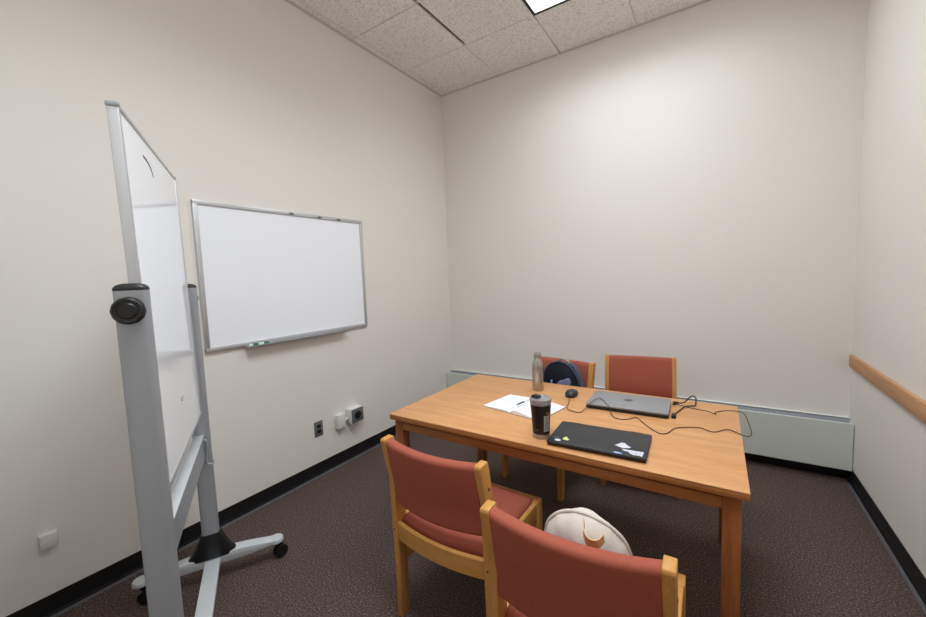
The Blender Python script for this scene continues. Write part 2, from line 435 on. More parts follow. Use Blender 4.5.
def make_chair():
    ch = thing('upholstered_chair', '', 'chair', (0, 0, 0), 0, 'red upholstered chairs around the table')
    for s in (-1, 1):
        xa, xb = sorted((s*CW, s*(CW-PT)))
        prof = [(-.256, 0), (-.208, 0), (-.205, .27), (-.203, .47), (-.207, .61), (-.226, .70), (-.249, .812), (-.252, .818), (-.299, .816), (-.302, .806), (-.284, .72), (-.265, .64), (-.261, .45), (-.256, .27)]
        build('rear_post', prism(nb(), prof, 0, xa, xb, .003, 2), M['ash'], ch)
        build('front_leg', prism(nb(), [(.164, 0), (.206, 0), (.212, .446), (.156, .446)], 0, xa, xb, .003, 2), M['ash'], ch)
        xa2, xb2 = sorted((s*(CW-.004), s*(CW-PT+.004)))
        build('side_rail', bx(nb(), xa2, xb2, -.206, .160, .372, .444, .003), M['ash_y'], ch)
        build('stretcher', bx(nb(), *sorted((s*(CW-.006), s*(CW-.026))), -.206, .168, .240, .282, .003), M['ash_y'], ch)
        for (y, z) in ((-.252, .715), (-.232, .40)):
            build('bolt', lathe(nb(), [(0, .0012), (.0045, .0012), (.006, .0004), (.006, -.002)], 14, T((s*(CW+.0002), y, z)) @ RY(s*PI/2)), M['hole'], ch)
        build('bolt', lathe(nb(), [(0, .001), (.0035, .001), (.0045, -.002)], 12, T((s*(CW-.012), -.2602, .405)) @ RX(PI/2)), M['hole'], ch)
    build('rear_rail', curved_bar(nb(), -CW+PT, CW-PT, -.246, .028, .020, .362, .438), M['ash_x'], ch)
    build('front_rail', bx(nb(), -CW+PT, CW-PT, .188, .209, .366, .446, .003), M['ash_x'], ch)
    # seat cushion: rounded pad
    t = nb(); nx, ny = 16, 16; hw = CW-PT+.001
    top = {}
    def pad(x, y):
        ex = min(1, (1-abs(x))/.12); ey = min(1, (1-abs(y))/.14)
        return .437+.026*(math.sin(PI/2*ex)**.6)*(math.sin(PI/2*ey)**.6)+.006*(1-x*x)*(1-y*y)
    for i in range(nx+1):
        for j in range(ny+1):
            u = math.sin(PI/2*(2*i/nx-1)); v = math.sin(PI/2*(2*j/ny-1))
            y = -.0195+v*.2065; x = u*hw
            if y < -.16: y -= .026*(1-u*u)*((-.16-y)/.066)
            top[i, j] = t.verts.new((x, y, pad(u, v)))
    bot = {k: t.verts.new((v.co.x, v.co.y, .408)) for k, v in top.items()}
    for i in range(nx):
        for j in range(ny):
            t.faces.new((top[i, j], top[i+1, j], top[i+1, j+1], top[i, j+1]))
            t.faces.new((bot[i, j], bot[i, j+1], bot[i+1, j+1], bot[i+1, j]))
    per = [(i, 0) for i in range(nx)] + [(nx, j) for j in range(ny)] + [(i, ny) for i in range(nx, 0, -1)] + [(0, j) for j in range(ny, 0, -1)]
    for k in range(len(per)):
        p, q = per[k], per[(k+1) % len(per)]
        t.faces.new((top[p], bot[p], bot[q], top[q]))
    bmesh.ops.recalc_face_normals(t, faces=t.faces[:])
    build('seat_cushion', t, M['fabric'], ch, 50)
    # backrest: rounded section swept between the posts, bowed backwards
    th, z0, z1 = .050, .525, .812
    sec = []
    def arc(cy, cz, r, a0, a1, n=5):
        for k in range(n+1):
            q = a0+(a1-a0)*k/n; sec.append((cy+r*math.cos(q), cz+r*math.sin(q)))
    h = th/2; r = .020
    arc(h-r, z1-r, r, 0, PI/2); arc(-h+r, z1-r, r, PI/2, PI)
    for k in range(1, 8): sec.append((-h-.003*math.sin(PI*k/8), z1-r+(z0+r-z1+r)*k/8))
    arc(-h+r, z0+r, r, PI, 1.5*PI); arc(h-r, z0+r, r, 1.5*PI, 2*PI)
    for k in range(1, 8): sec.append((h+.004*math.sin(PI*k/8), z0+r+(z1-r-z0-r)*k/8))
    t = nb(); rings = []; n = 22; hw = CW-PT+.0005
    for i in range(n+1):
        u = 2*i/n-1; row = []
        for (dy, z) in sec:
            lean = -.234-.042*((z-.60)/.21)**1.1 if z > .6 else -.234
            row.append(t.verts.new((u*hw, lean+dy-.034*(1-u*u), z-.004*(1-u*u))))
        rings.append(row)
    m = len(sec)
    for A, B in zip(rings, rings[1:]):
        for i in range(m): t.faces.new((A[i], A[(i+1) % m], B[(i+1) % m], B[i]))
    t.faces.new(rings[0]); t.faces.new(rings[-1][::-1])
    bmesh.ops.recalc_face_normals(t, faces=t.faces[:])
    build('backrest', t, M['fabric'], ch, 50)
    return ch

chair = make_chair()
chair.location = (1.615, -2.17, 0); chair.rotation_euler = (0, 0, math.radians(-1.2))
chair['label'] = 'red upholstered chair on near side of table, closest to the rolling whiteboard'
dup(chair, (2.204, -2.370, 0), math.radians(1.0), 'red upholstered chair on near side of table holding the cream bag')
dup(chair, (1.503, -1.006, 0), math.radians(169), 'red upholstered chair behind table with navy backpack on its seat')
dup(chair, (2.077, -.688, 0), math.radians(188.5), 'empty red upholstered chair behind table, behind the silver laptop')

# ------------------------------------------------------------------ whiteboard on the left wall
WY0, WY1, WZ0, WZ1 = -2.518, -1.2584, 1.0794, 1.9677
cy, cz = (WY0+WY1)/2, (WZ0+WZ1)/2
wb = thing('wall_whiteboard', 'large aluminium framed whiteboard hung on the left wall', 'whiteboard', (0, cy, cz))
a, b = (WY1-WY0)/2, (WZ1-WZ0)/2
build('board_surface', bx(nb(), .002, .012, -a+.01, a-.01, -b+.01, b-.01), M['white_board'], wb, 0)
fw = .026
bm = nb()
bx(bm, .0, .021, -a, a, b-fw, b, .004); bx(bm, 0, .021, -a, a, -b, -b+fw, .004)
bx(bm, .0, .0205, -a, -a+fw, -b+.002, b-.002, .004); bx(bm, 0, .0205, a-fw, a, -b+.002, b-.002, .004)
build('frame', bm, M['alu'], wb)
ty0, ty1 = -2.29-cy, -1.50-cy; tz = 1.075-cz
tray = nb()
prism(tray, [(.006, tz+.02), (.010, tz+.02), (.014, tz+.004), (.060, tz+.001), (.066, tz+.008), (.069, tz+.006), (.064, tz-.006), (.006, tz-.006)], 1, ty0, ty1)
build('pen_tray', tray, M['alu'], wb)
for y, z in ((-1.902, 1.956), (-1.674, 1.954), (-1.499, 1.953)):
    hk = nb(); bx(hk, .0206, .026, y-cy-.017, y-cy+.017, z-cz-.007, z-cz+.006, .002); bx(hk, .022, .032, y-cy-.006, y-cy+.006, z-cz-.012, z-cz-.006, .002)
    build('map_hook', hk, M['grey_plate'], wb)
mk = thing('marker_pen', 'white marker with green cap lying on the wall whiteboard tray', 'marker', (.043, -2.215, 1.0855))
r = .0085
build('barrel', lathe(nb(), [(0, -.065), (.006, -.065), (r, -.06), (r, .028), (0, .028)], 20, RX(-PI/2)), M['white_plastic'], mk)
build('cap', lathe(nb(), [(0, .029), (r+.001, .029), (r+.001, .058), (.006, .064), (0, .064)], 20, RX(-PI/2)), M['green'], mk)
build('barrel_label', lathe(nb(), [(0, -.045), (r+.0004, -.045), (r+.0004, -.008), (0, -.008)], 20, RX(-PI/2)), M['green'], mk)

# ------------------------------------------------------------------ rolling whiteboard stand
RT = -.503; RL = .913
rw = thing('rolling_whiteboard', 'tall silver rolling whiteboard on caster feet at the left', 'whiteboard', (.422, -2.740, 0), RT)
# local x runs along the board from far post to near post, local y is the board's lit face
def post_bm(x):
    hx, hy = .025, .0365
    sec = [(hx*c(q)**1 if False else 0, 0) for c, q in ()]
    pts = []
    for k in range(28):
        q = 2*PI*k/28; cx_, sy_ = math.cos(q), math.sin(q)
        pts.append((x+hx*math.copysign(abs(cx_)**.45, cx_), hy*math.copysign(abs(sy_)**.62, sy_)))
    return prism(nb(), pts, 2, .13, 1.467), pts
for k, x in enumerate((0., RL)):
    s = -1 if k == 0 else 1
    bmp, pts = post_bm(x)
    po = build('post', bmp, M['silver_paint'], rw, 60)
    cap = bmesh.new(); rows = []
    for (f, z) in ((1., 1.4655), (1.02, 1.468), (1.0, 1.473), (.82, 1.480), (.5, 1.484)):
        rows.append([cap.verts.new((x+(p[0]-x)*f, p[1]*f, z)) for p in pts])
    for A, B in zip(rows, rows[1:]):
        for i in range(len(A)): cap.faces.new((A[i], A[(i+1) % len(A)], B[(i+1) % len(A)], B[i]))
    cap.faces.new(rows[-1]); cap.faces.new(rows[0][::-1]); bmesh.ops.recalc_face_normals(cap, faces=cap.faces[:])
    build('post_cap', cap, M['black_plastic'], po, 60)
    # clamp knob on the outer face, pivot pin through to the board
    kn = nb(); t = bmesh.new()
    prof = [(0, .034), (.018, .034), (.021, .031), (.030, .033), (.0345, .028), (.0355, .016), (.030, .010), (.018, .008), (.016, 0), (0, 0)]
    lathe(t, prof, 48)
    for v in t.verts:
        rr = math.hypot(v.co.x, v.co.y)
        if rr > .028: f = 1+.012*math.cos(12*math.atan2(v.co.y, v.co.x)); v.co.x *= f; v.co.y *= f
    bmesh.ops.transform(t, matrix=T((x+s*.0265, 0, 1.414)) @ RY(s*PI/2), verts=t.verts[:]); put(kn, t)
    build('clamp_knob', kn, M['black_plastic'], po, 40)
    build('pivot_pin', lathe(nb(), [(0, 0), (.011, 0), (.011, .046), (0, .046)], 20, T((x-s*.022, 0, 1.410)) @ RY(-s*PI/2)), M['alu'], po)
    # foot
    f = nb(); top, bot = [], []
    N = 24; HL = .285
    prof = []
    for i in range(N+1):
        y = -HL+2*HL*i/N; q = abs(y)/HL
        prof.append((y, .142-.030*q**1.8))
    under = []
    for i in range(N+1):
        y = HL-2*HL*i/N; q = abs(y)/HL
        under.append((y, .086+.010*q**3))
    prism(f, prof+under, 0, x-.030, x+.030, .004, 2)
    for sy in (-1, 1):
        lathe(f, [(0, .093), (.030, .093), (.035, .097), (.035, .111), (.031, .116), (0, .118)], 28, T((x, sy*HL, 0)))
    ft = build('foot', f, M['pale_paint'], rw, 40)
    for sy in (-1, 1):
        c = nb(); ang = .5 if sy > 0 else -.4
        mx = T((x, sy*HL, 0)) @ RZ(ang)
        lathe(c, [(0, .094), (.014, .094), (.016, .086), (.010, .078), (0, .078)], 20, mx)
        for o in (-.013, .013):
            lathe(c, [(0, -.009), (.026, -.009), (.0315, -.007), (.0336, 0), (.0315, .007), (.026, .009), (0, .009)], 28, mx @ T((o, .018, .0338)) @ RY(PI/2))
        prism(c, [(-.014, .084), (.020, .084), (.028, .062), (.022, .030), (.010, .030), (-.006, .066)], 0, -.004, .004, .001, 1, mx)
        build('caster', c, M['black_plastic'], ft, 40)
    # black boot where the post meets the foot
    b = bmesh.new(); rows = []
    for z, hx, hy, e in ((.126, .034, .104, .8), (.136, .035, .102, .8), (.160, .036, .082, .75), (.195, .035, .064, .7), (.228, .033, .050, .62), (.248, .029, .042, .6)):
        rows.append([b.verts.new((x+hx*math.copysign(abs(math.cos(q))**.5, math.cos(q)), hy*math.copysign(abs(math.sin(q))**e, math.sin(q)), z)) for q in [2*PI*i/32 for i in range(32)]])
    for A, B in zip(rows, rows[1:]):
        for i in range(32): b.faces.new((A[i], A[(i+1) % 32], B[(i+1) % 32], B[i]))
    b.faces.new(rows[0][::-1]); b.faces.new(rows[-1]); bmesh.ops.recalc_face_normals(b, faces=b.faces[:])
    build('post_boot', b, M['black_plastic'], po, 50)
build('base_beam', bx(nb(), .028, RL-.028, -.033, .033, .096, .120, .005), M['pale_paint'], rw)
# perforated channel with a tray on top between the posts
bm = nb(); bx(bm, .027, RL-.027, -.010, .010, .640, .750, .003)
for k in range(34):
    for r_ in range(7): bx(bm, .06+k*.0235, .074+k*.0235, .0100, .0106, .650+r_*.014, .657+r_*.014)
build('modesty_panel', bm, M['silver_paint'], rw, 0)
bm = nb(); bx(bm, .027, RL-.027, -.026, .015, .750, .757, .002); bx(bm, .027, RL-.027, -.026, -.023, .750, .764, .0012)
build('pen_shelf', bm, M['pale_paint'], rw)
build('shelf_bracket', tube(nb(), [(.045, .010, .735), (.045, .022, .730), (.045, .024, .70), (.045, .018, .63), (.045, .03, .612), (.045, .042, .614), (.045, .045, .628)], .003), M['alu'], rw)
# board
PV = 1.414
s0, s1, zb, zt = .068, .874, .872-PV, 1.960-PV
bo = build('board', bx(nb(), s0+.008, s1-.008, -.010, .010, zb+.008, zt-.008), M['board_gloss'], rw, 0)
bo.location = (0, 0, PV); bo.rotation_euler = (math.radians(.8), 0, 0)
bm = nb(); fy = .0135; fw = .014
bx(bm, s0, s1, -fy, fy, zt-fw, zt, .004); bx(bm, s0, s1, -fy, fy, zb, zb+fw, .004)
bx(bm, s0, s0+fw, -fy, fy, zb+.002, zt-.002, .004); bx(bm, s1-fw, s1, -fy, fy, zb+.002, zt-.002, .004)
build('board_frame', bm, M['alu'], bo)
for sx in (s0+.004, s1-.004):
    for z in (zt-.003, zb+.003): build('corner_cap', bx(nb(), sx-.007, sx+.007, -fy-.0015, fy+.0015, z-.007, z+.007, .004), M['silver_paint'], bo)
sc = nb()
path = [Vector((x, .0103, z-PV)) for x, z in ((.640, 1.890), (.60, 1.888), (.565, 1.880), (.535, 1.866), (.522, 1.852))]
sweep(sc, spline([tuple(p) for p in path], 5), [(-.0003, -.004), (.0003, -.004), (.0003, .004), (-.0003, .004)], (0, 0, 1))
o = build('ink_scribble', sc, M['scuff'], bo, 0); o['label'] = 'short grey curved pen stroke'
sc = nb()
sweep(sc, spline([(.50, .0103, 1.065-PV), (.49, .0103, 1.05-PV), (.47, .0103, 1.045-PV), (.455, .0103, 1.06-PV)], 5), [(-.0003, -.0015), (.0003, -.0015), (.0003, .0015), (-.0003, .0015)])
build('ink_scribble', sc, M['scuff'], bo, 0)

# ------------------------------------------------------------------ outlets and boxes on the left wall
ol = thing('wall_outlet', 'grey metal duplex outlet plate low on the left wall', 'outlet', (0, -1.796, .36))
build('plate', bx(nb(), 0, .006, -.037, .037, -.058, .058, .003), M['grey_plate'], ol)
for z in (-.02, .02):
    bm = nb(); pts = []
    for k in range(24):
        q = 2*PI*k/24; pts.append((.0175*math.cos(q), z+max(-.0135, min(.0135, .0175*math.sin(q)))))
    prism(bm, pts, 0, .005, .0085)
    build('socket', bm, M['black_plastic'], ol)
rc = thing('power_receptacle', 'white power receptacle with round black socket and narrow side box on the left wall', 'power receptacle', (0, -1.470, .373))
build('box', bx(nb(), 0, .066, -.064, .064, -.060, .060, .006), M['white_plastic'], rc)
build('plate', bx(nb(), .0655, .071, -.060, .060, -.056, .056, .003), M['grey_plate'], rc)
build('socket', lathe(nb(), [(0, 0), (.033, 0), (.035, .003), (.030, .006), (.028, .003), (0, .003)], 32, T((.0708, 0, .002)) @ RY(PI/2)), M['black_plastic'], rc)
bx0 = bx(nb(), 0, .042, -.174, -.100, -.070, .044, .005)
build('junction_box', bx0, M['white_plastic'], rc)
build('conduit', tube(nb(), [(.02, -.101, -.021), (.02, -.082, -.015), (.02, -.062, -.013)], .012), M['white_plastic'], rc)
jk = thing('wall_jack', 'small white blank jack box low on left wall near the corner of the view', 'wall jack', (0, -3.222, .357))
build('box', bx(nb(), 0, .022, -.029, .029, -.033, .033, .004), M['white_plastic'], jk)
build('cover', bx(nb(), .0215, .025, -.026, .026, -.030, .030, .003), M['white_plastic'], jk)

# ------------------------------------------------------------------ things on the table
Z0 = TH
bt = thing('water_bottle', 'tall brushed steel water bottle standing near the table back edge', 'bottle', (1.586, -1.318, Z0))
build('body', lathe(nb(), [(0, 0), (.032, 0), (.0345, .003), (.035, .008), (.035, .14), (.034, .158), (.030, .178), (.0245, .193), (.0215, .202), (.021, .205), (0, .205)], 40), M['steel'], bt, 50)
build('cap', lathe(nb(), [(0, .2055), (.0225, .2055), (.023, .207), (.023, .233), (.021, .237), (0, .238)], 40), M['steel'], bt)

cp = thing('travel_tumbler', 'black travel tumbler with steel rim standing beside the open notebook', 'tumbler', (1.868, -1.972, Z0))
build('body', lathe(nb(), [(0, .022), (.0372, .022), (.0398, .07), (.0458, .152), (.046, .153), (0, .153)], 44), M['cup_black'], cp, 50)
build('steel_base', lathe(nb(), [(0, 0), (.0345, 0), (.0368, .003), (.0376, .0215), (0, .0215)], 44), M['chrome'], cp)
build('steel_rim', lathe(nb(), [(0, .1535), (.0462, .1535), (.0470, .156), (.0476, .168), (.0468, .170), (0, .170)], 44), M['chrome'], cp)
bm = lathe(nb(), [(0, .1705), (.0474, .1705), (.0482, .172), (.0482, .176), (.0465, .179), (.0435, .179), (.041, .1755), (0, .1755)], 44)
build('lid', bm, M['chrome'], cp)
va = math.atan2(-3.55+1.966, 2.516-1.868)     # bearing of the room's door side
bx_ = bx(nb(), -.040, -.004, -.015, .015, .1755, .187, .004, 2, RZ(math.radians(-12)))
build('sliding_tab', bx_, M['black_plastic'], cp)
def wrap(bm, a0, a1, z0, z1, r0, r1, n=10, off=.0004):
    """patch on the tapering wall between angles a0..a1"""
    t = bmesh.new(); A, B = [], []
    for i in range(n+1):
        q = a0+(a1-a0)*i/n
        A.append(t.verts.new(((r0+off)*math.cos(q), (r0+off)*math.sin(q), z0))); B.append(t.verts.new(((r1+off)*math.cos(q), (r1+off)*math.sin(q), z1)))
    for i in range(n): t.faces.new((A[i], A[i+1], B[i+1], B[i]))
    bmesh.ops.solidify(t, geom=t.faces[:], thickness=-.0003)
    bmesh.ops.recalc_face_normals(t, faces=t.faces[:]); put(bm, t); return bm
def rad(z):
    pr = [(.022, .0372), (.07, .0398), (.152, .0458)]
    for (za, ra), (zb_, rb) in zip(pr, pr[1:]):
        if z <= zb_: return ra+(rb-ra)*(z-za)/(zb_-za)
    return pr[-1][1]
l0, l1 = va+math.radians(18), va+math.radians(62)
bm = nb()
for za, zb_ in ((.036, .070), (.070, .108)): wrap(bm, l0, l1, za, zb_, rad(za), rad(zb_))
lb = build('label', bm, M['label_white'], cp, 0)
bm = nb()
for k in range(7):
    z = .043+k*.009; wrap(bm, l0+.12, l1-.12-.1*(k % 3), z, z+.0035, rad(z), rad(z+.003), 6, .0009)
build('label_print', bm, M['label_ink'], lb, 0)
build('logo', wrap(nb(), l0+.28, l0+.56, .113, .124, rad(.113), rad(.124), 6), M['orange'], cp, 0)
bm = nb(); wrap(bm, va-.75, va-.35, .040, .044, rad(.040), rad(.044), 6)
build('print', bm, M['label_ink'], cp, 0)

# --- black laptop
def quad_frame(A, B, D_):
    """root at the centre of the rectangle; x along A-D, y along A-B"""
    return None
bl = thing('laptop', 'closed black laptop with stickers on its lid at the near table edge', 'laptop', (2.106, -1.911, Z0), math.radians(2.6), 'closed laptops on the table')
lw2, ld2 = .193, .129
bm = nb(); prism(bm, [(-lw2+.004, -ld2+.008), (lw2-.004, -ld2+.008), (lw2, -ld2+.014), (lw2, ld2-.004), (lw2-.006, ld2), (-lw2+.006, ld2), (-lw2, ld2-.004), (-lw2, -ld2+.014)], 2, .003, .0125, .003, 2)
build('base', bm, M['lap_edge'], bl)
bm = nb(); prism(bm, [(-lw2+.006, -ld2), (lw2-.006, -ld2), (lw2, -ld2+.006), (lw2, ld2-.010), (-lw2, ld2-.010), (-lw2, -ld2+.006)], 2, .013, .022, .003, 2)
lid = build('lid', bm, M['lap_black'], bl)
for sx in (-.13, .13): build('hinge', bx(nb(), sx-.028, sx+.028, ld2-.012, ld2+.001, .010, .019, .003), M['lap_edge'], bl)
for sx in (-.16, .16):
    for sy in (-.10, .10): build('rubber_foot', lathe(nb(), [(0, 0), (.008, 0), (.009, .0045), (0, .0045)], 14, T((sx, sy, 0))), M['black_plastic'], bl)
def L2(x, y):                                  # world table point -> laptop local
    v = RZ(-math.radians(2.6)) @ Vector((x-2.106, y+1.913, 0)); return v.x, v.y
ZL = .0221
def sticker(name, pts, m, lab=None, z=ZL):
    o = build(name, prism(nb(), [L2(*p) for p in pts], 2, z, z+.0006), m, lid, 0)
    if lab: o['label'] = lab
    return o
def ell(x, y, rx, ry, n=20): return [(x+rx*math.cos(2*PI*k/n), y+ry*math.sin(2*PI*k/n)) for k in range(n)]
sticker('sticker', [(2.178, -1.962), (2.190, -1.944), (2.198, -1.926), (2.212, -1.926), (2.222, -1.942), (2.240, -1.956), (2.232, -1.966), (2.214, -1.976), (2.196, -1.970)], M['sticker_white'], 'white cloud shaped sticker')
sticker('sticker', ell(2.203, -2.027, .017, .0065), M['sticker_blue'], 'small pale blue oval sticker')
sticker('sticker', ell(2.199, -2.026, .008, .0035), M['sticker_white'], None, ZL+.0007)
sticker('sticker', [(2.209, -1.986), (2.226, -1.984), (2.252, -1.982), (2.290, -1.978), (2.290, -2.020), (2.276, -2.016), (2.258, -2.020), (2.243, -2.010), (2.238, -2.000), (2.222, -1.998)], M['sticker_white'], 'white ragged graffiti sticker at the right corner')
for (xa, ya, xb, yb) in ((2.247, -1.992, 2.252, -2.008), (2.259, -1.988, 2.262, -2.012), (2.268, -1.990, 2.266, -2.010), (2.278, -1.986, 2.279, -2.012), (2.226, -1.990, 2.230, -1.996)):
    sticker('sticker_ink', [(xa, ya), (xa+.003, ya), (xb+.003, yb), (xb, yb)], M['sticker_lilac'], None, ZL+.0007)
sticker('sticker', ell(1.961, -2.022, .013, .010), M['sticker_white'], 'small white round sticker at the left corner')
sticker('sticker', [(1.976, -2.005), (1.998, -2.010), (2.004, -1.998), (1.994, -1.990), (1.986, -1.974), (1.978, -1.982)], M['sticker_yellow'], 'pale yellow sticker beside the white round one')
sticker('sticker', [(1.938, -2.003), (1.960, -2.005), (1.961, -1.994), (1.939, -1.991)], M['sticker_teal'], 'dark teal rectangular sticker')

# --- silver laptop
sl = thing('laptop', 'closed silver grey laptop with round dark logo at the back of the table', 'laptop', (2.130, -1.383, Z0), math.radians(2.2), 'closed laptops on the table')
w2, d2 = .1965, .125
bm = nb(); bx(bm, -w2+.0005, w2-.0005, -d2-.001, d2-.002, .003, .0175, .004, 2)
build('base', bm, M['lap_edge'], sl)
bm = nb(); prism(bm, [(-w2+.004, -d2), (w2-.004, -d2), (w2, -d2+.004), (w2, d2-.006), (w2-.006, d2), (-w2+.006, d2), (-w2, d2-.006), (-w2, -d2+.004)], 2, .018, .0275, .003, 2)
lid2 = build('lid', bm, M['lap_silver'], sl)
lg = build('logo', lathe(nb(), [(0, .0278), (.021, .0278), (.021, .0284), (0, .0284)], 36, T((-.003, .012, 0))), M['logo_dark'], lid2, 0)
build('logo_letters', text_mesh(nb(), 'hp', .034, T((-.003, .014, .0287)), .0002, .25), M['lap_silver'], lg, 0)
for sx in (-.16, .16):
    for sy in (-.10, .10): build('rubber_foot', lathe(nb(), [(0, 0), (.008, 0), (.009, .0045), (0, .0045)], 14, T((sx, sy, 0))), M['black_plastic'], sl)
bm = nb(); bx(bm, -.14, .14, d2-.010, d2+.001, .010, .020, .003)
build('hinge', bm, M['lap_edge'], sl)

# --- mouse
ms = thing('computer_mouse', 'black corded computer mouse on the table left of the silver laptop', 'mouse', (1.806, -1.338, Z0), math.radians(4))
t = bmesh.new(); n = 28; rows = []
for f, z in ((.86, 0), (.97, .004), (1, .012), (.95, .021), (.80, .030), (.55, .0355), (.25, .038)):
    row = []
    for k in range(n):
        q = 2*PI*k/n; c, s = math.cos(q), math.sin(q)
        x = .035*math.copysign(abs(c)**.75, c)*f; y = .059*math.copysign(abs(s)**.85, s)*f
        row.append(t.verts.new((x, y, z*(1+.18*(-.2-y/.056 if y > -.02 else .1)) if z > .013 else z)))
    rows.append(row)
for A, B in zip(rows, rows[1:]):
    for i in range(n): t.faces.new((A[i], A[(i+1) % n], B[(i+1) % n], B[i]))
t.faces.new(rows[0][::-1]); t.faces.new(rows[-1]); bmesh.ops.recalc_face_normals(t, faces=t.faces[:])
build('shell', t, M['lap_black'], ms, 60)
build('scroll_wheel', lathe(nb(), [(0, -.004), (.009, -.004), (.010, -.002), (.010, .002), (.009, .004), (0, .004)], 20, T((0, -.030, .027)) @ RY(PI/2)), M['black_plastic'], ms)

# --- cables
cz_ = Z0+.0034
c1 = [(1.8105, -1.3965, Z0+.009), (1.814, -1.408, Z0+.006), (1.832, -1.470, cz_), (1.853, -1.569, cz_), (1.891, -1.602, cz_), (1.935, -1.600, cz_), (1.952, -1.55, cz_+.012), (1.962, -1.522, Z0+.0305), (1.979, -1.452, Z0+.038), (1.99, -1.418, Z0+.033), (2.014, -1.444, Z0+.030), (2.037, -1.487, Z0+.030), (2.058, -1.512, Z0+.026), (2.074, -1.548, cz_+.004)]
c2 = [(2.085, -1.572), (2.114, -1.607), (2.157, -1.597), (2.194, -1.551), (2.219, -1.584), (2.245, -1.624), (2.285, -1.678), (2.317, -1.706), (2.344, -1.687), (2.367, -1.613), (2.413, -1.576), (2.463, -1.556), (2.496, -1.579), (2.523, -1.577), (2.568, -1.525), (2.617, -1.564), (2.639, -1.572), (2.652, -1.53), (2.649, -1.401), (2.639, -1.265), (2.610, -1.24), (2.56, -1.256), (2.519, -1.305), (2.524, -1.330)]
pts = c1+[(x, y, cz_) for x, y in c2]
pts += [(2.512, -1.338, cz_+.004), (2.490, -1.318, cz_+.0046), (2.445, -1.293, cz_), (2.40, -1.281, cz_), (2.370, -1.280, Z0+.008), (2.346, -1.283, Z0+.0125)]
pts = [(x-1.806, y+1.338, z-Z0) for x, y, z in pts]
cd = build('cord', tube(nb(), [RZ(-math.radians(4)) @ Vector(p) for p in pts],   .0019, 6, False, 8), M['cable'], ms, 60)
cd['label'] = 'long thin black cord looping over the table right side'
build('plug', bx(nb(), 2.3295-1.806, 2.347-1.806, -1.290+1.338, -1.276+1.338, .008, .017, .002, 2, RZ(-math.radians(4))), M['black_plastic'], ms)
pc = thing('power_cable', 'short thick black power cable bent upward at right side of silver laptop', 'cable', (0, 0, 0))
pts = [(2.352, -1.252, Z0+.011), (2.366, -1.252, Z0+.012), (2.385, -1.235, Z0+.016), (2.400, -1.215, Z0+.032), (2.412, -1.200, Z0+.040), (2.424, -1.195, Z0+.041), (2.432, -1.20, Z0+.034), (2.434, -1.218, Z0+.016), (2.430, -1.242, Z0+.0045), (2.415, -1.262, Z0+.0075), (2.385, -1.300, Z0+.0078), (2.366, -1.36, Z0+.0045), (2.352, -1.42, Z0+.006), (2.350, -1.437, Z0+.009)]
build('cord', tube(nb(), pts, .0034, 7, False, 8), M['cable'], pc, 60)
build('plug', bx(nb(), 2.3285, 2.356, -1.258, -1.246, Z0+.006, Z0+.016, .002), M['black_plastic'], pc)
build('connector', bx(nb(), 2.340, 2.360, -1.480, -1.436, Z0, Z0+.016, .003), M['black_plastic'], pc)

# --- open notebook and pen
nbk = thing('open_notebook', 'open white notebook with curled pages lying on the table', 'notebook', (1.635, -1.648, Z0), math.radians(-11))
def page(sgn, hw, hd, base, hump, n=16, thick=None):
    """one side of the open book, from the gutter (x=0) outwards"""
    t = bmesh.new(); T_, B_ = [], []
    for i in range(n+1):
        u = i/n
        z = base+hump*(math.sin(min(1, u*1.15)**.55*PI))*(1-u*.45) if u > 0 else base*.5
        x = sgn*u*hw
        T_.append([t.verts.new((x, -hd, z)), t.verts.new((x, hd, z))]); B_.append([t.verts.new((x, -hd, .001)), t.verts.new((x, hd, .001))])
    for i in range(n):
        t.faces.new((T_[i][0], T_[i+1][0], T_[i+1][1], T_[i][1])); t.faces.new((B_[i][0], B_[i][1], B_[i+1][1], B_[i+1][0]))
        t.faces.new((T_[i][0], B_[i][0], B_[i+1][0], T_[i+1][0])); t.faces.new((T_[i][1], T_[i+1][1], B_[i+1][1], B_[i][1]))
    t.faces.new((T_[0][0], T_[0][1], B_[0][1], B_[0][0])); t.faces.new((T_[n][0], B_[n][0], B_[n][1], T_[n][1]))
    bmesh.ops.recalc_face_normals(t, faces=t.faces[:])
    return t
build('cover', bx(nb(), -.188, .188, -.128, .128, 0, .0009), M['lap_black'], nbk, 0)
build('left_pages', page(-1, .186, .126, .004, .008), M['paper'], nbk, 30)
build('right_pages', page(1, .186, .126, .006, .016), M['paper'], nbk, 30)
def pz(sgn, u):
    base, hump = (.004, .008) if sgn < 0 else (.006, .016)
    return base+hump*(math.sin(min(1, u*1.15)**.55*PI))*(1-u*.45)
for sgn in (-1, 1):
    wr = nb()
    for k in range(9):
        if sgn > 0 and k > 5: continue
        y = .085-k*.017; e = .80-.12*((k*37) % 4)/3
        path = [Vector((sgn*u*.186, y, pz(sgn, u)+.0006)) for u in [.25+(e-.25)*i/6 for i in range(7)]]
        sweep(wr, path, [(-.0009, -.0002), (.0009, -.0002), (.0009, .0002), (-.0009, .0002)])
    build('handwriting', wr, M['ink'], nbk, 0)
pe = thing('ballpoint_pen', 'slim pen with dark grip lying across the open notebook gutter', 'pen', (1.634, -1.632, Z0+.0245), math.radians(77))
build('barrel', lathe(nb(), [(0, -.004), (.0036, -.004), (.0036, .066), (.0028, .070), (0, .070)], 16, RY(PI/2)), M['white_plastic'], pe)
build('grip', lathe(nb(), [(0, -.075), (.0008, -.075), (.0032, -.062), (.0042, -.056), (.0042, -.0045), (0, -.0045)], 16, RY(PI/2)), M['pen'], pe)

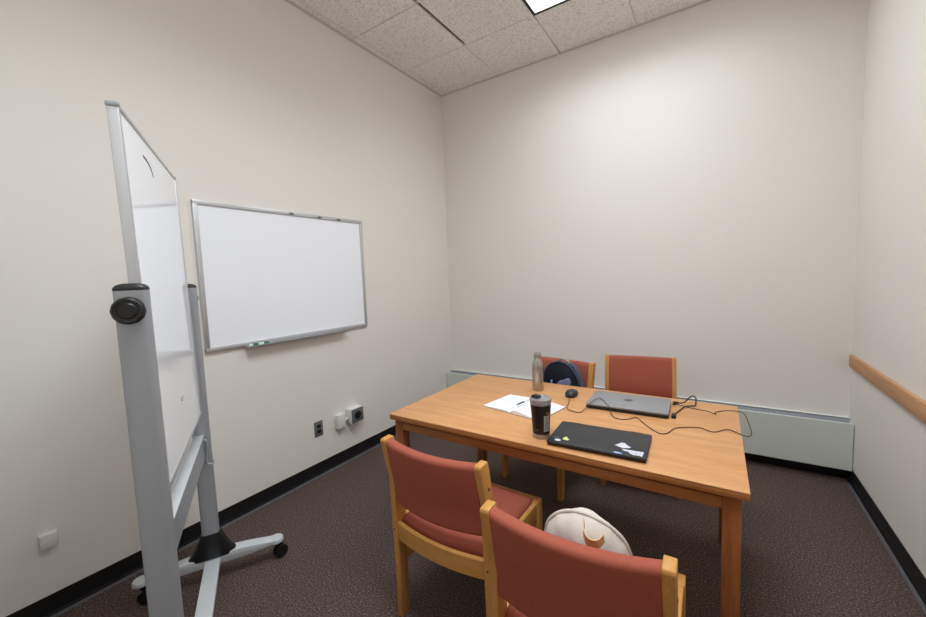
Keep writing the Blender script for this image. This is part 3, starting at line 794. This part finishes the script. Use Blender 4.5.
# ------------------------------------------------------------------ navy backpack on the far chair
R9 = math.radians(169)
bk = thing('backpack', 'navy blue backpack leaning on the far chair behind the steel bottle', 'backpack', (1.560, -.900, .474), R9+PI)
# local frame: x to the right seen from the table, -y towards the table
lean = RX(math.radians(-9))
dome = [(-.125, 0), (.175, 0), (.200, .03), (.196, .12), (.176, .20), (.142, .275), (.092, .330), (.030, .356), (-.030, .352), (-.082, .325), (-.120, .270), (-.140, .19), (-.142, .06)]
build('body', puffy(nb(), dome, .085, .06, 3.2, 9, 56, .008, 14, lean), M['navy'], bk, 70)
pk = [(-.09, .01), (.10, .01), (.118, .06), (.11, .14), (.075, .19), (.0, .205), (-.07, .185), (-.10, .12), (-.105, .05)]
build('front_pocket', puffy(nb(), pk, .035, .02, 3., 7, 44, .004, 16, lean @ T((0, -.075, 0))), M['navy_light'], bk, 70)
arc_ = [(-.140, .19), (-.120, .270), (-.082, .325), (-.030, .352), (.030, .356), (.092, .330), (.142, .275), (.176, .20), (.196, .12)]
build('zipper_piping', sweep(nb(), spline([tuple(lean @ Vector((x*.985, -.022, z*.985))) for x, z in arc_], 5), circ(.0065, 8), (0, 0, 0)), M['navy_light'], bk, 60)
build('shoulder_strap', sweep(nb(), spline([tuple(lean @ Vector(p)) for p in ((.05, .03, .345), (.11, .01, .325), (.160, -.005, .265), (.192, -.012, .18), (.212, -.015, .09), (.215, -.015, .02))], 6), [(-.004, -.022), (.004, -.022), (.004, .022), (-.004, .022)], (0, 1, 0)), M['navy_light'], bk, 50)
build('grab_loop', sweep(nb(), spline([tuple(lean @ Vector(p)) for p in ((-.020, .02, .348), (-.012, .010, .364), (.012, -.002, .374), (.040, -.002, .373), (.058, .008, .360), (.060, .018, .338))], 6), [(-.0025, -.014), (.0025, -.014), (.0025, .014), (-.0025, .014)], (0, 1, 0)), M['grey_web'], bk, 50)
pt = [(-.02, .17), (.005, .20), (.03, .205), (.05, .22), (.075, .225), (.09, .205), (.088, .175), (.07, .155), (.02, .15)]
o = build('embroidered_patch', puffy(nb(), pt, .007, .004, 3, 4, 32, 0, 1, lean @ T((.052, -.096, .03))), M['lilac'], bk, 60); o['label'] = 'pale lilac patch'
build('logo_tag', bx(nb(), -.010, .002, -.116, -.108, .222, .246, .001, 1, lean @ T((0, .008, -.02))), M['sticker_blue'], bk)
build('buckle', bx(nb(), .085, .115, -.112, -.098, .178, .192, .002, 1, lean), M['leather'], bk)

# ------------------------------------------------------------------ cream bag on the near right chair
cbag = thing('canvas_bag', 'cream canvas bag with tan leather tabs on the near right chair seat', 'bag', (2.175, -2.345, .482), math.radians(3))
ln2 = RX(math.radians(14))
dm = [(-.122, 0), (.122, 0), (.141, .03), (.141, .10), (.120, .165), (.080, .212), (.028, .235), (-.028, .238), (-.080, .215), (-.120, .165), (-.141, .10), (-.141, .03)]
build('body', puffy(nb(), dm, .075, .075, 3.0, 12, 72, .018, 13, ln2), M['canvas'], cbag, 70)
rim = [(-.141, .08), (-.120, .165), (-.080, .215), (-.028, .238), (.028, .235), (.080, .212), (.120, .165), (.141, .08)]
build('rim_seam', sweep(nb(), spline([tuple(ln2 @ Vector((x, .004, z))) for x, z in rim], 6), circ(.006, 8), (0, 0, 0)), M['canvas'], cbag, 60)
fl = [(-.10, .04), (.10, .04), (.115, .09), (.10, .15), (.05, .185), (-.02, .19), (-.08, .165), (-.11, .10)]
build('front_pocket', puffy(nb(), fl, .022, .02, 2.6, 8, 48, .012, 18, ln2 @ T((0, -.072, 0))), M['canvas'], cbag, 70)
tabp = [tuple(ln2 @ Vector(p)) for p in ((.014, -.050, .266), (.019, -.078, .260), (.032, -.098, .252), (.048, -.102, .248), (.064, -.094, .248), (.074, -.074, .250))]
build('leather_tab', sweep(nb(), spline(tabp, 6), [(-.0018, -.017), (.0018, -.017), (.0018, .015), (-.0018, .015)], (0, -.25, 1)), M['leather'], cbag, 50)
build('zip_pull', sweep(nb(), spline([tuple(ln2 @ Vector(p)) for p in ((-.085, -.075, .165), (-.06, -.085, .172), (-.04, -.092, .160), (-.03, -.095, .150))], 5), circ(.005, 8), (0, 0, 0)), M['black_plastic'], cbag, 50)
build('side_strap', sweep(nb(), spline([tuple(ln2 @ Vector(p)) for p in ((.095, -.055, .17), (.10, -.070, .14), (.098, -.085, .10))], 5), [(-.0015, -.006), (.0015, -.006), (.0015, .006), (-.0015, .006)], (0, 1, 0)), M['grey_plate'], cbag, 50)

# ------------------------------------------------------------------ camera, world, view
cam = bpy.data.cameras.new('camera'); co = bpy.data.objects.new('camera', cam); COL.objects.link(co)
co.location = (2.5162, -3.5543, 1.4675); co.rotation_euler = (1.4888, .0386, .5793)
cam.sensor_width = 36; cam.sensor_fit = 'HORIZONTAL'; cam.lens = 385.7492/926*36; cam.clip_start = .02
SC.camera = co
w = bpy.data.worlds.new('world'); SC.world = w; w.use_nodes = True
w.node_tree.nodes['Background'].inputs[0].default_value = (0, 0, 0, 1)
vs = SC.view_settings
vs.view_transform = 'Standard'; vs.look = 'None'; vs.gamma = 1; vs.use_curve_mapping = False; vs.exposure = 0.
SC.cycles.max_bounces = 12; SC.cycles.diffuse_bounces = 8
